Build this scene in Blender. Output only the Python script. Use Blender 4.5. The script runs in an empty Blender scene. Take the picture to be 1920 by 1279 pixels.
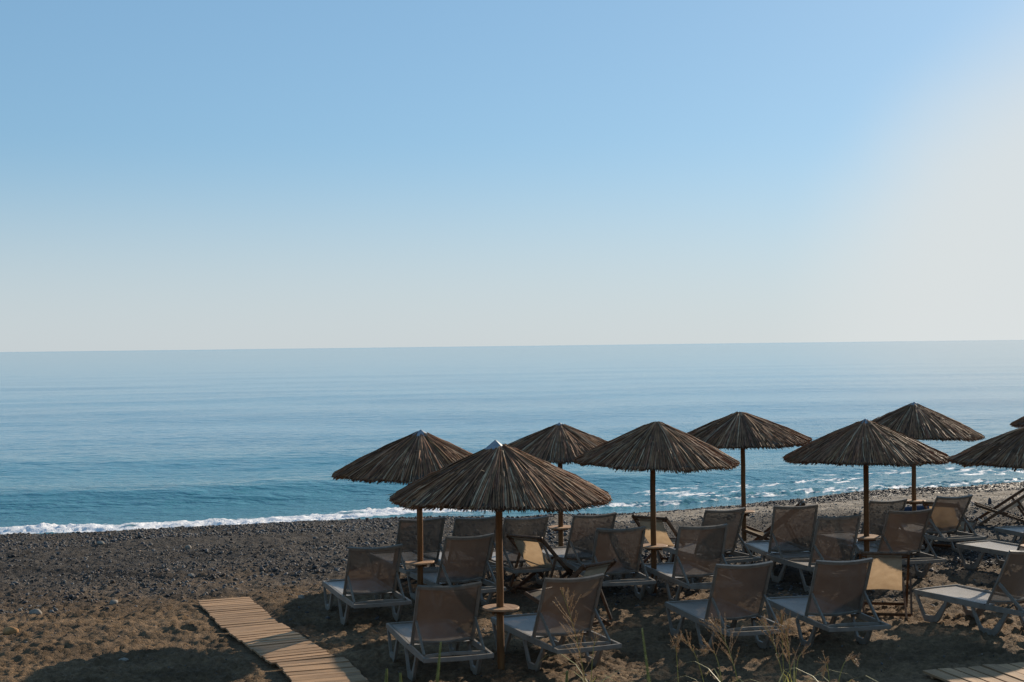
import bpy, bmesh, math, random
import numpy as np
from mathutils import Vector, Matrix, Euler
R = math.radians
S = bpy.context.scene
C = S.collection
rng = np.random.default_rng(7)
random.seed(7)

# ------------------------------------------------------------------ camera
CAM_H = 3.57
cam = bpy.data.cameras.new('camera'); cam.lens = 50; cam.sensor_width = 36
cam.clip_start = 0.1; cam.clip_end = 60000
cam.dof.use_dof = True; cam.dof.focus_distance = 19.0; cam.dof.aperture_fstop = 16
co = bpy.data.objects.new('camera', cam); C.objects.link(co)
co.location = (0, 0, CAM_H)
co.matrix_world = Matrix.Translation((0, 0, CAM_H)) @ Matrix.Rotation(R(90 + 0.19), 4, 'X') @ Matrix.Rotation(R(-0.69), 4, 'Z')
S.camera = co

# ------------------------------------------------------------------ sky, sun, exposure
SUN_AZ, SUN_EL = 36.5, 20.7          # degrees right of the view direction, above the horizon
w = bpy.data.worlds.new('World'); S.world = w; w.use_nodes = True
nt = w.node_tree; nt.nodes.clear()
sky = nt.nodes.new('ShaderNodeTexSky'); sky.sky_type = 'NISHITA'; sky.sun_disc = False
sky.sun_elevation = R(SUN_EL); sky.sun_rotation = R(SUN_AZ)
sky.air_density = 1.0; sky.dust_density = 0.4; sky.ozone_density = 10.0; sky.altitude = 0
bg = nt.nodes.new('ShaderNodeBackground'); bg.inputs['Strength'].default_value = 0.084
wo = nt.nodes.new('ShaderNodeOutputWorld')
gm = nt.nodes.new('ShaderNodeGamma'); gm.inputs['Gamma'].default_value = 0.5      # softer contrast between sun side and far side
vm = nt.nodes.new('ShaderNodeVectorMath'); vm.operation = 'MULTIPLY'; vm.inputs[1].default_value = (2.54, 2.82, 2.80)
nt.links.new(sky.outputs[0], gm.inputs[0]); nt.links.new(gm.outputs[0], vm.inputs[0]); 
# pale veil of high haze hanging low on the sun side of the sea
geo = nt.nodes.new('ShaderNodeTexCoord'); dp = nt.nodes.new('ShaderNodeVectorMath'); dp.operation = 'DOT_PRODUCT'
vaz, vel = R(25), R(-0.5); dp.inputs[1].default_value = (math.sin(vaz) * math.cos(vel), math.cos(vaz) * math.cos(vel), math.sin(vel))
vn = nt.nodes.new('ShaderNodeTexNoise'); vn.inputs['Scale'].default_value = 5; vn.inputs['Detail'].default_value = 3
vmul = nt.nodes.new('ShaderNodeMath'); vmul.operation = 'MULTIPLY_ADD'; vmul.inputs[1].default_value = 0.012; 
vr = nt.nodes.new('ShaderNodeMapRange'); vr.interpolation_type = 'SMOOTHSTEP'
vr.inputs[1].default_value = math.cos(R(15.5)) + .006; vr.inputs[2].default_value = math.cos(R(8.0)) + .006; vr.inputs[4].default_value = 0.88
vx = nt.nodes.new('ShaderNodeMix'); vx.data_type = 'RGBA'; vx.inputs[7].default_value = (7.1, 7.45, 7.5, 1)
nt.links.new(geo.outputs['Generated'], dp.inputs[0]); nt.links.new(geo.outputs['Generated'], vn.inputs['Vector'])
nt.links.new(vn.outputs[0], vmul.inputs[0]); nt.links.new(dp.outputs['Value'], vmul.inputs[2]); nt.links.new(vmul.outputs[0], vr.inputs[0])
# milky band of sea haze just above the horizon, all the way round
sxyz = nt.nodes.new('ShaderNodeSeparateXYZ'); nt.links.new(geo.outputs['Generated'], sxyz.inputs[0])
hr = nt.nodes.new('ShaderNodeMapRange'); hr.interpolation_type = 'SMOOTHSTEP'; hr.inputs[1].default_value = 0.15; hr.inputs[2].default_value = 0.0; hr.inputs[3].default_value = 0; hr.inputs[4].default_value = 0.72
hx = nt.nodes.new('ShaderNodeMix'); hx.data_type = 'RGBA'; hx.inputs[7].default_value = (6.35, 6.75, 7.0, 1)
nt.links.new(sxyz.outputs[2], hr.inputs[0]); nt.links.new(hr.outputs[0], hx.inputs[0]); nt.links.new(vm.outputs[0], hx.inputs[6])
nt.links.new(vr.outputs[0], vx.inputs[0]); nt.links.new(hx.outputs[2], vx.inputs[6]); nt.links.new(vx.outputs[2], bg.inputs[0]); nt.links.new(bg.outputs[0], wo.inputs[0])
sl = bpy.data.lights.new('sun', 'SUN'); sl.energy = 5.0; sl.angle = R(0.53); sl.color = (1.0, 0.86, 0.68)
so = bpy.data.objects.new('sun', sl); C.objects.link(so)
sd = Vector((math.sin(R(SUN_AZ)) * math.cos(R(SUN_EL)), math.cos(R(SUN_AZ)) * math.cos(R(SUN_EL)), math.sin(R(SUN_EL))))
so.rotation_euler = sd.to_track_quat('Z', 'Y').to_euler(); so.location = sd * 50
S.view_settings.view_transform = 'Standard'; S.view_settings.look = 'None'
S.view_settings.exposure = 0.25; S.view_settings.gamma = 1; S.view_settings.use_curve_mapping = False
S.cycles.max_bounces = 8; S.cycles.transparent_max_bounces = 12

# ------------------------------------------------------------------ numpy noise
_lat = rng.random((256, 256))
def vnoise(x, y):
    xi = np.floor(x).astype(int); yi = np.floor(y).astype(int)
    fx = x - xi; fy = y - yi
    fx = fx * fx * (3 - 2 * fx); fy = fy * fy * (3 - 2 * fy)
    a = _lat[xi & 255, yi & 255]; b = _lat[(xi + 1) & 255, yi & 255]
    c = _lat[xi & 255, (yi + 1) & 255]; d = _lat[(xi + 1) & 255, (yi + 1) & 255]
    return (a * (1 - fx) + b * fx) * (1 - fy) + (c * (1 - fx) + d * fx) * fy - 0.5
def fbm(x, y, o=4, g=0.5):
    s = 0; a = 1.0
    for k in range(o):
        s = s + a * vnoise(x * 2 ** k + 17.3 * k, y * 2 ** k + 9.1 * k); a *= g
    return s
def sstep(a, b, x):
    t = np.clip((x - a) / (b - a), 0, 1); return t * t * (3 - 2 * t)

# ------------------------------------------------------------------ materials
def mat(name, base=(.5, .5, .5), rough=.6, spec=.5, metal=0):
    m = bpy.data.materials.new(name); m.use_nodes = True
    b = m.node_tree.nodes['Principled BSDF']
    b.inputs['Base Color'].default_value = (*base, 1); b.inputs['Roughness'].default_value = rough
    b.inputs['Specular IOR Level'].default_value = spec; b.inputs['Metallic'].default_value = metal
    return m, m.node_tree, b
def N(t, k, **kw):
    n = t.nodes.new(k)
    for a, v in kw.items():
        if a.startswith('i_'):
            key = a[2:]; key = int(key) if key.isdigit() else key
            n.inputs[key].default_value = v
        else: setattr(n, a, v)
    return n
def noise(t, scale, detail=4, rough=.55, vec=None, dim='3D'):
    n = N(t, 'ShaderNodeTexNoise'); n.inputs['Scale'].default_value = scale
    n.inputs['Detail'].default_value = detail; n.inputs['Roughness'].default_value = rough
    if vec is not None: t.links.new(vec, n.inputs['Vector'])
    return n
def ramp(t, fac, stops):
    r = N(t, 'ShaderNodeValToRGB'); e = r.color_ramp.elements
    while len(e) < len(stops): e.new(.5)
    for k, (p, c) in enumerate(stops):
        e[k].position = p; e[k].color = (*c, 1) if len(c) == 3 else c
    t.links.new(fac, r.inputs[0]); return r
def bump(t, b, h, strength, dist):
    n = N(t, 'ShaderNodeBump'); n.inputs['Strength'].default_value = strength; n.inputs['Distance'].default_value = dist
    t.links.new(h, n.inputs['Height']); t.links.new(n.outputs[0], b.inputs['Normal']); return n
def mixc(t, a, b, f, mode='MIX'):
    n = N(t, 'ShaderNodeMix', data_type='RGBA', blend_type=mode)
    for s, v in ((n.inputs[0], f), (n.inputs[6], a), (n.inputs[7], b)):
        if hasattr(v, 'default_value') or hasattr(v, 'links'): t.links.new(v, s)
        else: s.default_value = v if isinstance(v, float) else (*v, 1)
    return n.outputs[2]

def m_wood(name, c1, c2, c3, scale=1.0, axis='Z', rough=.65, dust=False):
    m, t, b = mat(name, rough=rough, spec=.25)
    tc = N(t, 'ShaderNodeTexCoord'); mp = N(t, 'ShaderNodeMapping')
    sc = [22, 22, 22]; sc['XYZ'.index(axis)] = 1.3
    mp.inputs['Scale'].default_value = [v * scale for v in sc]
    oi = N(t, 'ShaderNodeObjectInfo')
    ad = N(t, 'ShaderNodeVectorMath', operation='ADD'); t.links.new(tc.outputs['Object'], ad.inputs[0])
    ml = N(t, 'ShaderNodeVectorMath', operation='SCALE'); t.links.new(oi.outputs['Location'], ml.inputs[0]); ml.inputs['Scale'].default_value = 3.7
    t.links.new(ml.outputs[0], ad.inputs[1]); t.links.new(ad.outputs[0], mp.inputs[0])
    n = noise(t, 1.0, 6, .65, mp.outputs[0]); r = ramp(t, n.outputs[0], [(.3, c1), (.52, c2), (.72, c3)])
    n2 = noise(t, 2.2, 3, .5, ad.outputs[0])
    r2 = ramp(t, n2.outputs[0], [(.3, (.72, .72, .74)), (.7, (1.15, 1.12, 1.08))])
    col = mixc(t, r.outputs[0], r2.outputs[0], 1.0, 'MULTIPLY')
    rr = ramp(t, oi.outputs['Random'], [(0, (.82, .8, .78)), (1, (1.14, 1.12, 1.1))])
    col = mixc(t, col, rr.outputs[0], 1.0, 'MULTIPLY')
    if dust:
        n3 = noise(t, 5, 6, .7, ad.outputs[0]); r3 = ramp(t, n3.outputs[0], [(.56, (0,) * 3), (.72, (.6,) * 3)])
        col = mixc(t, col, (.23, .165, .105), r3.outputs[0]); n5 = noise(t, 60, 2, .5, ad.outputs[0]); r5 = ramp(t, n5.outputs[0], [(.28, (.55,) * 3), (.4, (1,) * 3)]); col = mixc(t, col, r5.outputs[0], 1.0, 'MULTIPLY')
    t.links.new(col, b.inputs['Base Color'])
    bump(t, b, n.outputs[0], .5, .004); return m
M_pole = m_wood('pole_wood', (.07, .03, .010), (.17, .078, .026), (.25, .13, .05))
M_shelf = m_wood('shelf_wood', (.30, .17, .085), (.45, .28, .16), (.56, .38, .24), axis='X')
M_chairwood = m_wood('deckchair_wood', (.075, .038, .02), (.135, .07, .036), (.20, .11, .06), axis='Y', rough=.5)
M_plank = m_wood('plank_wood', (.30, .17, .088), (.43, .265, .142), (.53, .355, .205), axis='X', rough=.75, dust=True)

def m_plastic():
    m, t, b = mat('resin_frame', (.40, .375, .345), .42, .4)
    tc = N(t, 'ShaderNodeTexCoord'); n = noise(t, 9, 5, .6, tc.outputs['Object'])
    r = ramp(t, n.outputs[0], [(.3, (.165, .137, .108)), (.6, (.24, .205, .165)), (.8, (.19, .15, .11))])
    t.links.new(r.outputs[0], b.inputs['Base Color'])
    n2 = noise(t, 60, 3, .6, tc.outputs['Object'])
    rr = ramp(t, n.outputs[0], [(.3, (.35,) * 3), (.75, (.62,) * 3)]); t.links.new(rr.outputs[0], b.inputs['Roughness'])
    bump(t, b, n2.outputs[0], .12, .002); return m
M_frame = m_plastic()

def m_mesh_fabric():
    m = bpy.data.materials.new('woven_mesh_fabric'); m.use_nodes = True; t = m.node_tree; t.nodes.clear()
    out = N(t, 'ShaderNodeOutputMaterial'); tc = N(t, 'ShaderNodeTexCoord')
    n = noise(t, 6, 5, .6, tc.outputs['Object'])
    r = ramp(t, n.outputs[0], [(.3, (.092, .070, .050)), (.7, (.135, .104, .076))])
    pb = N(t, 'ShaderNodeBsdfPrincipled'); pb.inputs['Roughness'].default_value = .40; pb.inputs['Specular IOR Level'].default_value = 1.0; pb.inputs['Sheen Weight'].default_value = .5; pb.inputs['Sheen Roughness'].default_value = .35; pb.inputs['Sheen Tint'].default_value = (1, .95, .9, 1)
    t.links.new(r.outputs[0], pb.inputs['Base Color'])
    mp = N(t, 'ShaderNodeMapping'); mp.inputs['Scale'].default_value = (1, 1, .05); t.links.new(tc.outputs['Object'], mp.inputs[0])
    wv = N(t, 'ShaderNodeTexWave', wave_type='BANDS', bands_direction='X'); wv.inputs['Scale'].default_value = 90; wv.inputs['Distortion'].default_value = .3
    t.links.new(tc.outputs['Object'], wv.inputs['Vector'])
    bp = N(t, 'ShaderNodeBump'); bp.inputs['Strength'].default_value = .25; bp.inputs['Distance'].default_value = .001
    t.links.new(wv.outputs[0], bp.inputs['Height']); t.links.new(bp.outputs[0], pb.inputs['Normal'])
    tl = N(t, 'ShaderNodeBsdfTranslucent'); tl.inputs[0].default_value = (.012, .0075, .0055, 1)
    a = N(t, 'ShaderNodeAddShader'); t.links.new(pb.outputs[0], a.inputs[0]); t.links.new(tl.outputs[0], a.inputs[1])
    tr = N(t, 'ShaderNodeBsdfTransparent')
    nx = noise(t, 5, 3, .6, tc.outputs['Object']); rx = ramp(t, nx.outputs[0], [(.35, (.12,) * 3), (.7, (.21,) * 3)])
    mx = N(t, 'ShaderNodeMixShader'); t.links.new(rx.outputs[0], mx.inputs[0])
    t.links.new(a.outputs[0], mx.inputs[1]); t.links.new(tr.outputs[0], mx.inputs[2]); t.links.new(mx.outputs[0], out.inputs[0])
    return m
M_fabric = m_mesh_fabric()
def m_canvas():
    m = bpy.data.materials.new('canvas_cloth'); m.use_nodes = True; t = m.node_tree; t.nodes.clear()
    out = N(t, 'ShaderNodeOutputMaterial'); tc = N(t, 'ShaderNodeTexCoord')
    n = noise(t, 7, 5, .65, tc.outputs['Object'])
    r = ramp(t, n.outputs[0], [(.25, (.42, .34, .24)), (.65, (.56, .47, .35))])
    r2 = ramp(t, n.outputs[0], [(.25, (.27, .185, .11)), (.65, (.38, .27, .165))])
    df = N(t, 'ShaderNodeBsdfDiffuse'); t.links.new(r.outputs[0], df.inputs[0])
    tl = N(t, 'ShaderNodeBsdfTranslucent'); t.links.new(r2.outputs[0], tl.inputs[0])
    a = N(t, 'ShaderNodeMixShader'); a.inputs[0].default_value = .55
    t.links.new(df.outputs[0], a.inputs[1]); t.links.new(tl.outputs[0], a.inputs[2])
    n2 = noise(t, 3, 3, .5, tc.outputs['Object']); bp = N(t, 'ShaderNodeBump'); bp.inputs['Strength'].default_value = .5; bp.inputs['Distance'].default_value = .02
    t.links.new(n2.outputs[0], bp.inputs['Height']); t.links.new(bp.outputs[0], df.inputs['Normal']); t.links.new(bp.outputs[0], tl.inputs['Normal'])
    t.links.new(a.outputs[0], out.inputs[0]); return m
M_canvas = m_canvas()
def m_attr(name, rough, spec, bscale=None, bstr=.5, bdist=.01, vary=None):
    m, t, b = mat(name, rough=rough, spec=spec)
    at = N(t, 'ShaderNodeAttribute', attribute_name='Col'); src = at.outputs['Color']
    tc = N(t, 'ShaderNodeTexCoord')
    if vary:
        n = noise(t, vary, 5, .65, tc.outputs['Object']); r = ramp(t, n.outputs[0], [(.28, (.55, .55, .57)), (.72, (1.4, 1.38, 1.34))])
        src = mixc(t, src, r.outputs[0], 1.0, 'MULTIPLY')
    t.links.new(src, b.inputs['Base Color'])
    if name == 'sand_and_gravel':
        bw = N(t, 'ShaderNodeRGBToBW'); t.links.new(at.outputs['Color'], bw.inputs[0]); mr = N(t, 'ShaderNodeMapRange'); mr.inputs[1].default_value = .018; mr.inputs[2].default_value = .045; mr.inputs[3].default_value = .55; mr.inputs[4].default_value = .92
        t.links.new(bw.outputs[0], mr.inputs[0]); t.links.new(mr.outputs[0], b.inputs['Roughness'])
    if bscale:
        n = noise(t, bscale, 5, .65, tc.outputs['Object']); bump(t, b, n.outputs[0], bstr, bdist)
    return m
M_reed = m_attr('dried_reed', .68, .2, 60, .5, .003, 9)
M_ground = m_attr('sand_and_gravel', .9, .15, 30, 1.0, .045, 14)
M_pebble = m_attr('pebble', .7, .22, 40, .4, .004, 25)
M_stone, _t, _b = mat('stone', (.27, .23, .18), .85, .2)
_tc = N(_t, 'ShaderNodeTexCoord'); _n = noise(_t, 14, 6, .65, _tc.outputs['Object'])
_t.links.new(ramp(_t, _n.outputs[0], [(.3, (.17, .15, .125)), (.7, (.36, .31, .25))]).outputs[0], _b.inputs['Base Color']); bump(_t, _b, _n.outputs[0], .7, .02)
M_stone_o, _t, _b = mat('orange_stone', (.45, .24, .09), .85, .2)
_tc = N(_t, 'ShaderNodeTexCoord'); _n = noise(_t, 14, 6, .65, _tc.outputs['Object'])
_t.links.new(ramp(_t, _n.outputs[0], [(.3, (.30, .15, .06)), (.7, (.50, .29, .13))]).outputs[0], _b.inputs['Base Color']); bump(_t, _b, _n.outputs[0], .7, .02)
M_stone_d, _t, _b = mat('dark_stone', (.03, .035, .045), .6, .4)
_tc = N(_t, 'ShaderNodeTexCoord'); _n = noise(_t, 12, 6, .65, _tc.outputs['Object']); bump(_t, _b, _n.outputs[0], .7, .02)
M_cap, _t, _b = mat('galvanised_sheet', (.55, .57, .58), .5, .4, .2)
_tc = N(_t, 'ShaderNodeTexCoord'); _n = noise(_t, 14, 4, .6, _tc.outputs['Object'])
_t.links.new(ramp(_t, _n.outputs[0], [(.3, (.17, .20, .23)), (.7, (.32, .35, .38))]).outputs[0], _b.inputs['Base Color'])
M_cloth, _t, _b = mat('dark_blue_cloth', (.012, .02, .05), .6, .3)
_tc = N(_t, 'ShaderNodeTexCoord'); _n = noise(_t, 16, 5, .65, _tc.outputs['Object'])
_t.links.new(ramp(_t, _n.outputs[0], [(.35, (.008, .014, .035)), (.75, (.05, .065, .11))]).outputs[0], _b.inputs['Base Color']); bump(_t, _b, _n.outputs[0], 1, .03)
M_metal, _, _ = mat('dark_metal', (.08, .07, .06), .5, .5, .8)
def m_leaf(name, c1, c2, trans):
    m = bpy.data.materials.new(name); m.use_nodes = True; t = m.node_tree; t.nodes.clear()
    out = N(t, 'ShaderNodeOutputMaterial'); tc = N(t, 'ShaderNodeTexCoord'); n = noise(t, 22, 4, .6, tc.outputs['Object'])
    r = ramp(t, n.outputs[0], [(.3, c1), (.7, c2)])
    pb = N(t, 'ShaderNodeBsdfPrincipled'); pb.inputs['Roughness'].default_value = .5; t.links.new(r.outputs[0], pb.inputs['Base Color'])
    tl = N(t, 'ShaderNodeBsdfTranslucent'); t.links.new(r.outputs[0], tl.inputs[0])
    mx = N(t, 'ShaderNodeMixShader'); mx.inputs[0].default_value = trans
    t.links.new(pb.outputs[0], mx.inputs[1]); t.links.new(tl.outputs[0], mx.inputs[2]); t.links.new(mx.outputs[0], out.inputs[0]); return m
M_stem = m_leaf('grass_stem', (.24, .24, .06), (.42, .38, .13), .35)
M_green = m_leaf('green_spike', (.15, .19, .05), (.42, .44, .20), .4)
M_panicle = m_leaf('dry_panicle', (.34, .22, .12), (.66, .52, .34), .5)
M_bushleaf = m_leaf('fleshy_leaf', (.05, .12, .015), (.10, .21, .03), .45)

# ------------------------------------------------------------------ object helpers
def link(name, me, m, parent=None, kind=None):
    o = bpy.data.objects.new(name, me); C.objects.link(o)
    if m is not None and not me.materials: me.materials.append(m)
    if parent: o.parent = parent
    if kind: o['kind'] = kind
    return o
def from_np(name, v, f, col=None, smooth=False):
    """v (n,3); f (m,k) int"""
    me = bpy.data.meshes.new(name); v = np.asarray(v, np.float32); f = np.asarray(f, np.int32); k = f.shape[1]
    me.vertices.add(len(v)); me.vertices.foreach_set('co', v.ravel())
    me.loops.add(f.size); me.loops.foreach_set('vertex_index', f.ravel())
    me.polygons.add(len(f)); me.polygons.foreach_set('loop_start', np.arange(0, f.size, k, dtype=np.int32))
    me.polygons.foreach_set('loop_total', np.full(len(f), k, np.int32))
    me.polygons.foreach_set('use_smooth', np.full(len(f), smooth))
    me.update(calc_edges=True)
    if col is not None:
        a = me.color_attributes.new('Col', 'FLOAT_COLOR', 'POINT')
        c = np.ones((len(v), 4), np.float32); c[:, :3] = col; a.data.foreach_set('color', c.ravel())
    return me
class G:
    """collects boxes, prisms and tubes into one mesh"""
    def __init__(s): s.bm = bmesh.new()
    def box(s, c, size, rot=None, bev=0):
        r = bmesh.ops.create_cube(s.bm, size=1.0); vs = r['verts']
        M = Matrix.Translation(c) @ (rot.to_4x4() if rot is not None else Matrix.Identity(4)) @ Matrix.Diagonal((*size, 1))
        bmesh.ops.transform(s.bm, matrix=M, verts=vs); return s
    def bar(s, p0, p1, w_, h_, up=(0, 0, 1)):
        p0 = Vector(p0); p1 = Vector(p1); d = (p1 - p0); L = d.length; z = d.normalized()
        x = z.cross(Vector(up)); 
        if x.length < 1e-4: x = Vector((1, 0, 0))
        x.normalize(); y = z.cross(x)
        rot = Matrix((x, y, z)).transposed()
        return s.box((p0 + p1) / 2, (w_, h_, L), rot)
    def tube(s, pts, r, n=8, cap=True):
        pts = [Vector(p) for p in pts]; rings = []
        rr = r if isinstance(r, (list, tuple)) else [r] * len(pts)
        for i, p in enumerate(pts):
            d = (pts[min(i + 1, len(pts) - 1)] - pts[max(i - 1, 0)]).normalized()
            x = d.cross(Vector((0, 1, 0))) if abs(sum((q.z for q in (pts[-1] - pts[0],)))) > .6 * (pts[-1] - pts[0]).length else d.cross(Vector((0, 0, 1)))
            if x.length < 1e-3: x = d.cross(Vector((1, 0, 0)))
            x.normalize(); y = d.cross(x)
            rings.append([s.bm.verts.new(p + (x * math.cos(2 * math.pi * k / n) + y * math.sin(2 * math.pi * k / n)) * rr[i]) for k in range(n)])
        for a, b in zip(rings, rings[1:]):
            for k in range(n): s.bm.faces.new((a[k], a[(k + 1) % n], b[(k + 1) % n], b[k]))
        if cap: s.bm.faces.new(rings[0][::-1]); s.bm.faces.new(rings[-1])
        return s
    def path_rect(s, pts, w_, h_, side=(0, 0, 1)):
        """rectangular section swept along pts; w_ across, h_ along 'side'"""
        pts = [Vector(p) for p in pts]; rings = []; sv = Vector(side)
        for i, p in enumerate(pts):
            d = (pts[min(i + 1, len(pts) - 1)] - pts[max(i - 1, 0)]).normalized()
            x = d.cross(sv).normalized(); y = x.cross(d).normalized()
            rings.append([s.bm.verts.new(p + x * a * w_ / 2 + y * b * h_ / 2) for a, b in ((-1, -1), (1, -1), (1, 1), (-1, 1))])
        for a, b in zip(rings, rings[1:]):
            for k in range(4): s.bm.faces.new((a[k], a[(k + 1) % 4], b[(k + 1) % 4], b[k]))
        s.bm.faces.new(rings[0][::-1]); s.bm.faces.new(rings[-1]); return s
    def strip(s, outer, inner, x0, x1):
        """U-shaped plate in the yz plane between outline lists, extruded from x0 to x1"""
        V = [[s.bm.verts.new((x, p[0], p[1])) for p in pl] for pl in (outer, inner) for x in (x0, x1)]
        o0, o1, i0, i1 = V; n = len(outer)
        for k in range(n - 1):
            s.bm.faces.new((o0[k], o0[k + 1], i0[k + 1], i0[k])); s.bm.faces.new((o1[k + 1], o1[k], i1[k], i1[k + 1]))
            s.bm.faces.new((o0[k + 1], o0[k], o1[k], o1[k + 1])); s.bm.faces.new((i0[k], i0[k + 1], i1[k + 1], i1[k]))
        s.bm.faces.new((o0[0], i0[0], i1[0], o1[0])); s.bm.faces.new((i0[-1], o0[-1], o1[-1], i1[-1])); return s
    def grid(s, fn, nu, nv):
        V = [[s.bm.verts.new(fn(i / nu, j / nv)) for i in range(nu + 1)] for j in range(nv + 1)]
        for j in range(nv):
            for i in range(nu): s.bm.faces.new((V[j][i], V[j][i + 1], V[j + 1][i + 1], V[j + 1][i]))
        return s
    def done(s, name, m, parent=None, bev=0, smooth=False, kind=None):
        bmesh.ops.recalc_face_normals(s.bm, faces=s.bm.faces)
        if bev: bmesh.ops.bevel(s.bm, geom=s.bm.edges[:], offset=bev, segments=2, affect='EDGES', clamp_overlap=True)
        me = bpy.data.meshes.new(name); s.bm.to_mesh(me); s.bm.free()
        if smooth:
            for p in me.polygons: p.use_smooth = True
        return link(name, me, m, parent, kind)
def thing(name, label, cat, loc=(0, 0, 0), rz=0, group=None):
    o = bpy.data.objects.new(name, None); C.objects.link(o); o.empty_display_size = .2
    o.location = loc; o.rotation_euler = (0, 0, rz); o['label'] = label; o['category'] = cat
    if group: o['group'] = group
    return o
def tag(o, label, cat, group=None):
    o['label'] = label; o['category'] = cat
    if group: o['group'] = group
    return o
def dup(o, parent=None):
    c = o.copy(); C.objects.link(c)
    if parent: c.parent = parent
    for ch in list(o.children): dup(ch, c)
    return c

# ------------------------------------------------------------------ shoreline and ground heights
SEA = -0.75
_sx = np.array([-200, -60, -25, -12, -9.6, -7, -4.8, -1.9, 0, 3.5, 6.1, 10.3, 15.4, 26, 60, 200.])
_sy = np.array([10, 22, 31.5, 33.3, 33.8, 34.7, 35.4, 35.8, 35.9, 36.5, 37.9, 41.0, 42.8, 44.5, 48, 60.])
def shore(x): return np.interp(x, _sx, _sy) + .25 * vnoise(x * .5, x * 0 + 3.3)
BW1 = (np.array([-4.10, 20.1]), np.array([.375, -.927]))     # beach walkway: start centre, direction towards the camera
BW2 = (np.array([5.22, 14.80]), np.array([.964, .266]))        # second walkway at lower right
def bw_mask(x, y):
    d = np.ones_like(x)
    for (p, v), hw, l0, l1 in ((BW1, .36, .0, 9), (BW2, .62, -1.4, 9)):
        a = (x - p[0]) * v[0] + (y - p[1]) * v[1]; b = abs(-(x - p[0]) * v[1] + (y - p[1]) * v[0])
        ins = sstep(hw + .16, hw, b) * sstep(l0 - .15, l0, a) * sstep(l1, l1 - .2, a); d = d * (1 - ins)
    return d
def base_height(x, y):
    s = shore(x) - y
    t = np.clip(s / 9.0, -1.2, 1)
    z = SEA * np.sign(1 - t) * np.abs(1 - t) ** 1.18
    z = np.where(s > 9, 0, z)
    # low gravel ridge near the waterline on the left
    z = z + .07 * np.exp(-((s - 2.6) / 1.1) ** 2) * sstep(-3.5, -8, x)
    z = z + .05 * np.exp(-((s - 4.6) / 1.6) ** 2) * sstep(-2, -6, x)
    # planted bank that rises to where the photographer stands
    z = z + 1.75 * sstep(12.3, 4.0, y)
    return z
gravel_edge = lambda x, y: 20.6 - 1.2 * sstep(-2, -6, x) + 2.4 * vnoise(x * .35 + 4, y * .1) + 2.6 * fbm(x * .9, y * .9 + 8, 3)
def zones(x, y):
    """weights of sand, pale sand, gravel, dark wet shingle"""
    s = shore(x) - y
    g = sstep(-2.6, 3.6, y - gravel_edge(x, y))
    wet_w = 1.5 + 1.2 * sstep(-9, -6, x) * sstep(2, -2, x) + 3.8 * sstep(4, 10, x) + .5 * vnoise(x * .8, y * .8)
    wet = sstep(wet_w + .7, wet_w - .5, s)
    pale = sstep(wet_w - .2, wet_w + .6, s) * sstep(wet_w + 6.2, wet_w + 4.0, s + 1.6 * vnoise(x * .4, y * .9)) * sstep(-1, 3, x)
    return g, wet, pale
# fan-shaped grid: fine in the foreground, coarser away
NU = 600; u_core = np.linspace(-1, 1, NU)
u_out = np.array([1.03, 1.08, 1.15, 1.3, 1.6, 2.2, 3.5, 7, 16, 40])
U = np.concatenate([-u_out[::-1], u_core, u_out])
V_near = np.array([-80, -40, -20, -8, -2, 1, 3, 5, 6.5, 8, 9.0, 9.8, 10.4])
V_core = 10.8 * np.exp(np.arange(0, 590) * .00245)
V_far = np.array([47, 50, 55, 65, 80.])
Vv = np.concatenate([V_near, V_core[V_core < 46], V_far])
halfw = lambda y: .42 * np.maximum(y, 6) + 1.5
UU, YY = np.meshgrid(U, Vv); XX = UU * halfw(YY)
ZZ = base_height(XX, YY)
dist_ok = sstep(60, 45, YY)
bwm = bw_mask(XX, YY)
g_, wet_, pale_ = zones(XX, YY)
sandw = (1 - g_)
rel = .05 * fbm(XX * .9, YY * 1.1, 3) + .026 * fbm(XX * 5, YY * 6.5, 4, .6) + .042 * fbm(XX * 15, YY * 19, 3, .65)
# footprints and scuffs in the sand
st = np.zeros_like(ZZ); lnV = np.log(np.maximum(Vv, 1e-3))
foot = 0
for k in range(5200):
    fy = 11.5 + 17 * rng.random() ** 1.3; fx = (rng.random() * 2 - 1) * halfw(fy)
    a = rng.uniform(.08, .15) * (1 if rng.random() < .4 else .55); b = a * rng.uniform(.4, .7); th = rng.uniform(0, math.pi); dep = rng.uniform(.010, .028) * (1.25 if a > .12 else .7)
    j0, j1 = np.searchsorted(Vv, [fy - 2.2 * a, fy + 2.2 * a]); hw = halfw(fy)
    i0 = np.searchsorted(U, (fx - 2.2 * a) / hw); i1 = np.searchsorted(U, (fx + 2.2 * a) / hw)
    if j1 <= j0 or i1 <= i0: continue
    dx = XX[j0:j1, i0:i1] - fx; dy = YY[j0:j1, i0:i1] - fy; c, s_ = math.cos(th), math.sin(th)
    q = ((dx * c + dy * s_) / a) ** 2 + ((-dx * s_ + dy * c) / b) ** 2
    wgt = 1 if fy < 23 else .5
    st[j0:j1, i0:i1] += wgt * (-dep * np.exp(-q * 1.6) + dep * .75 * np.exp(-(np.sqrt(q) - 1.35) ** 2 * 6))
relz = (rel + st * (.45 + .55 * sandw) * sstep(-.2, 2.5, shore(XX) - YY)) * dist_ok
ZZ = ZZ + relz * np.where(YY < 10.5, .4, 1) * bwm - .012 * (1 - bwm)
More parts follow.
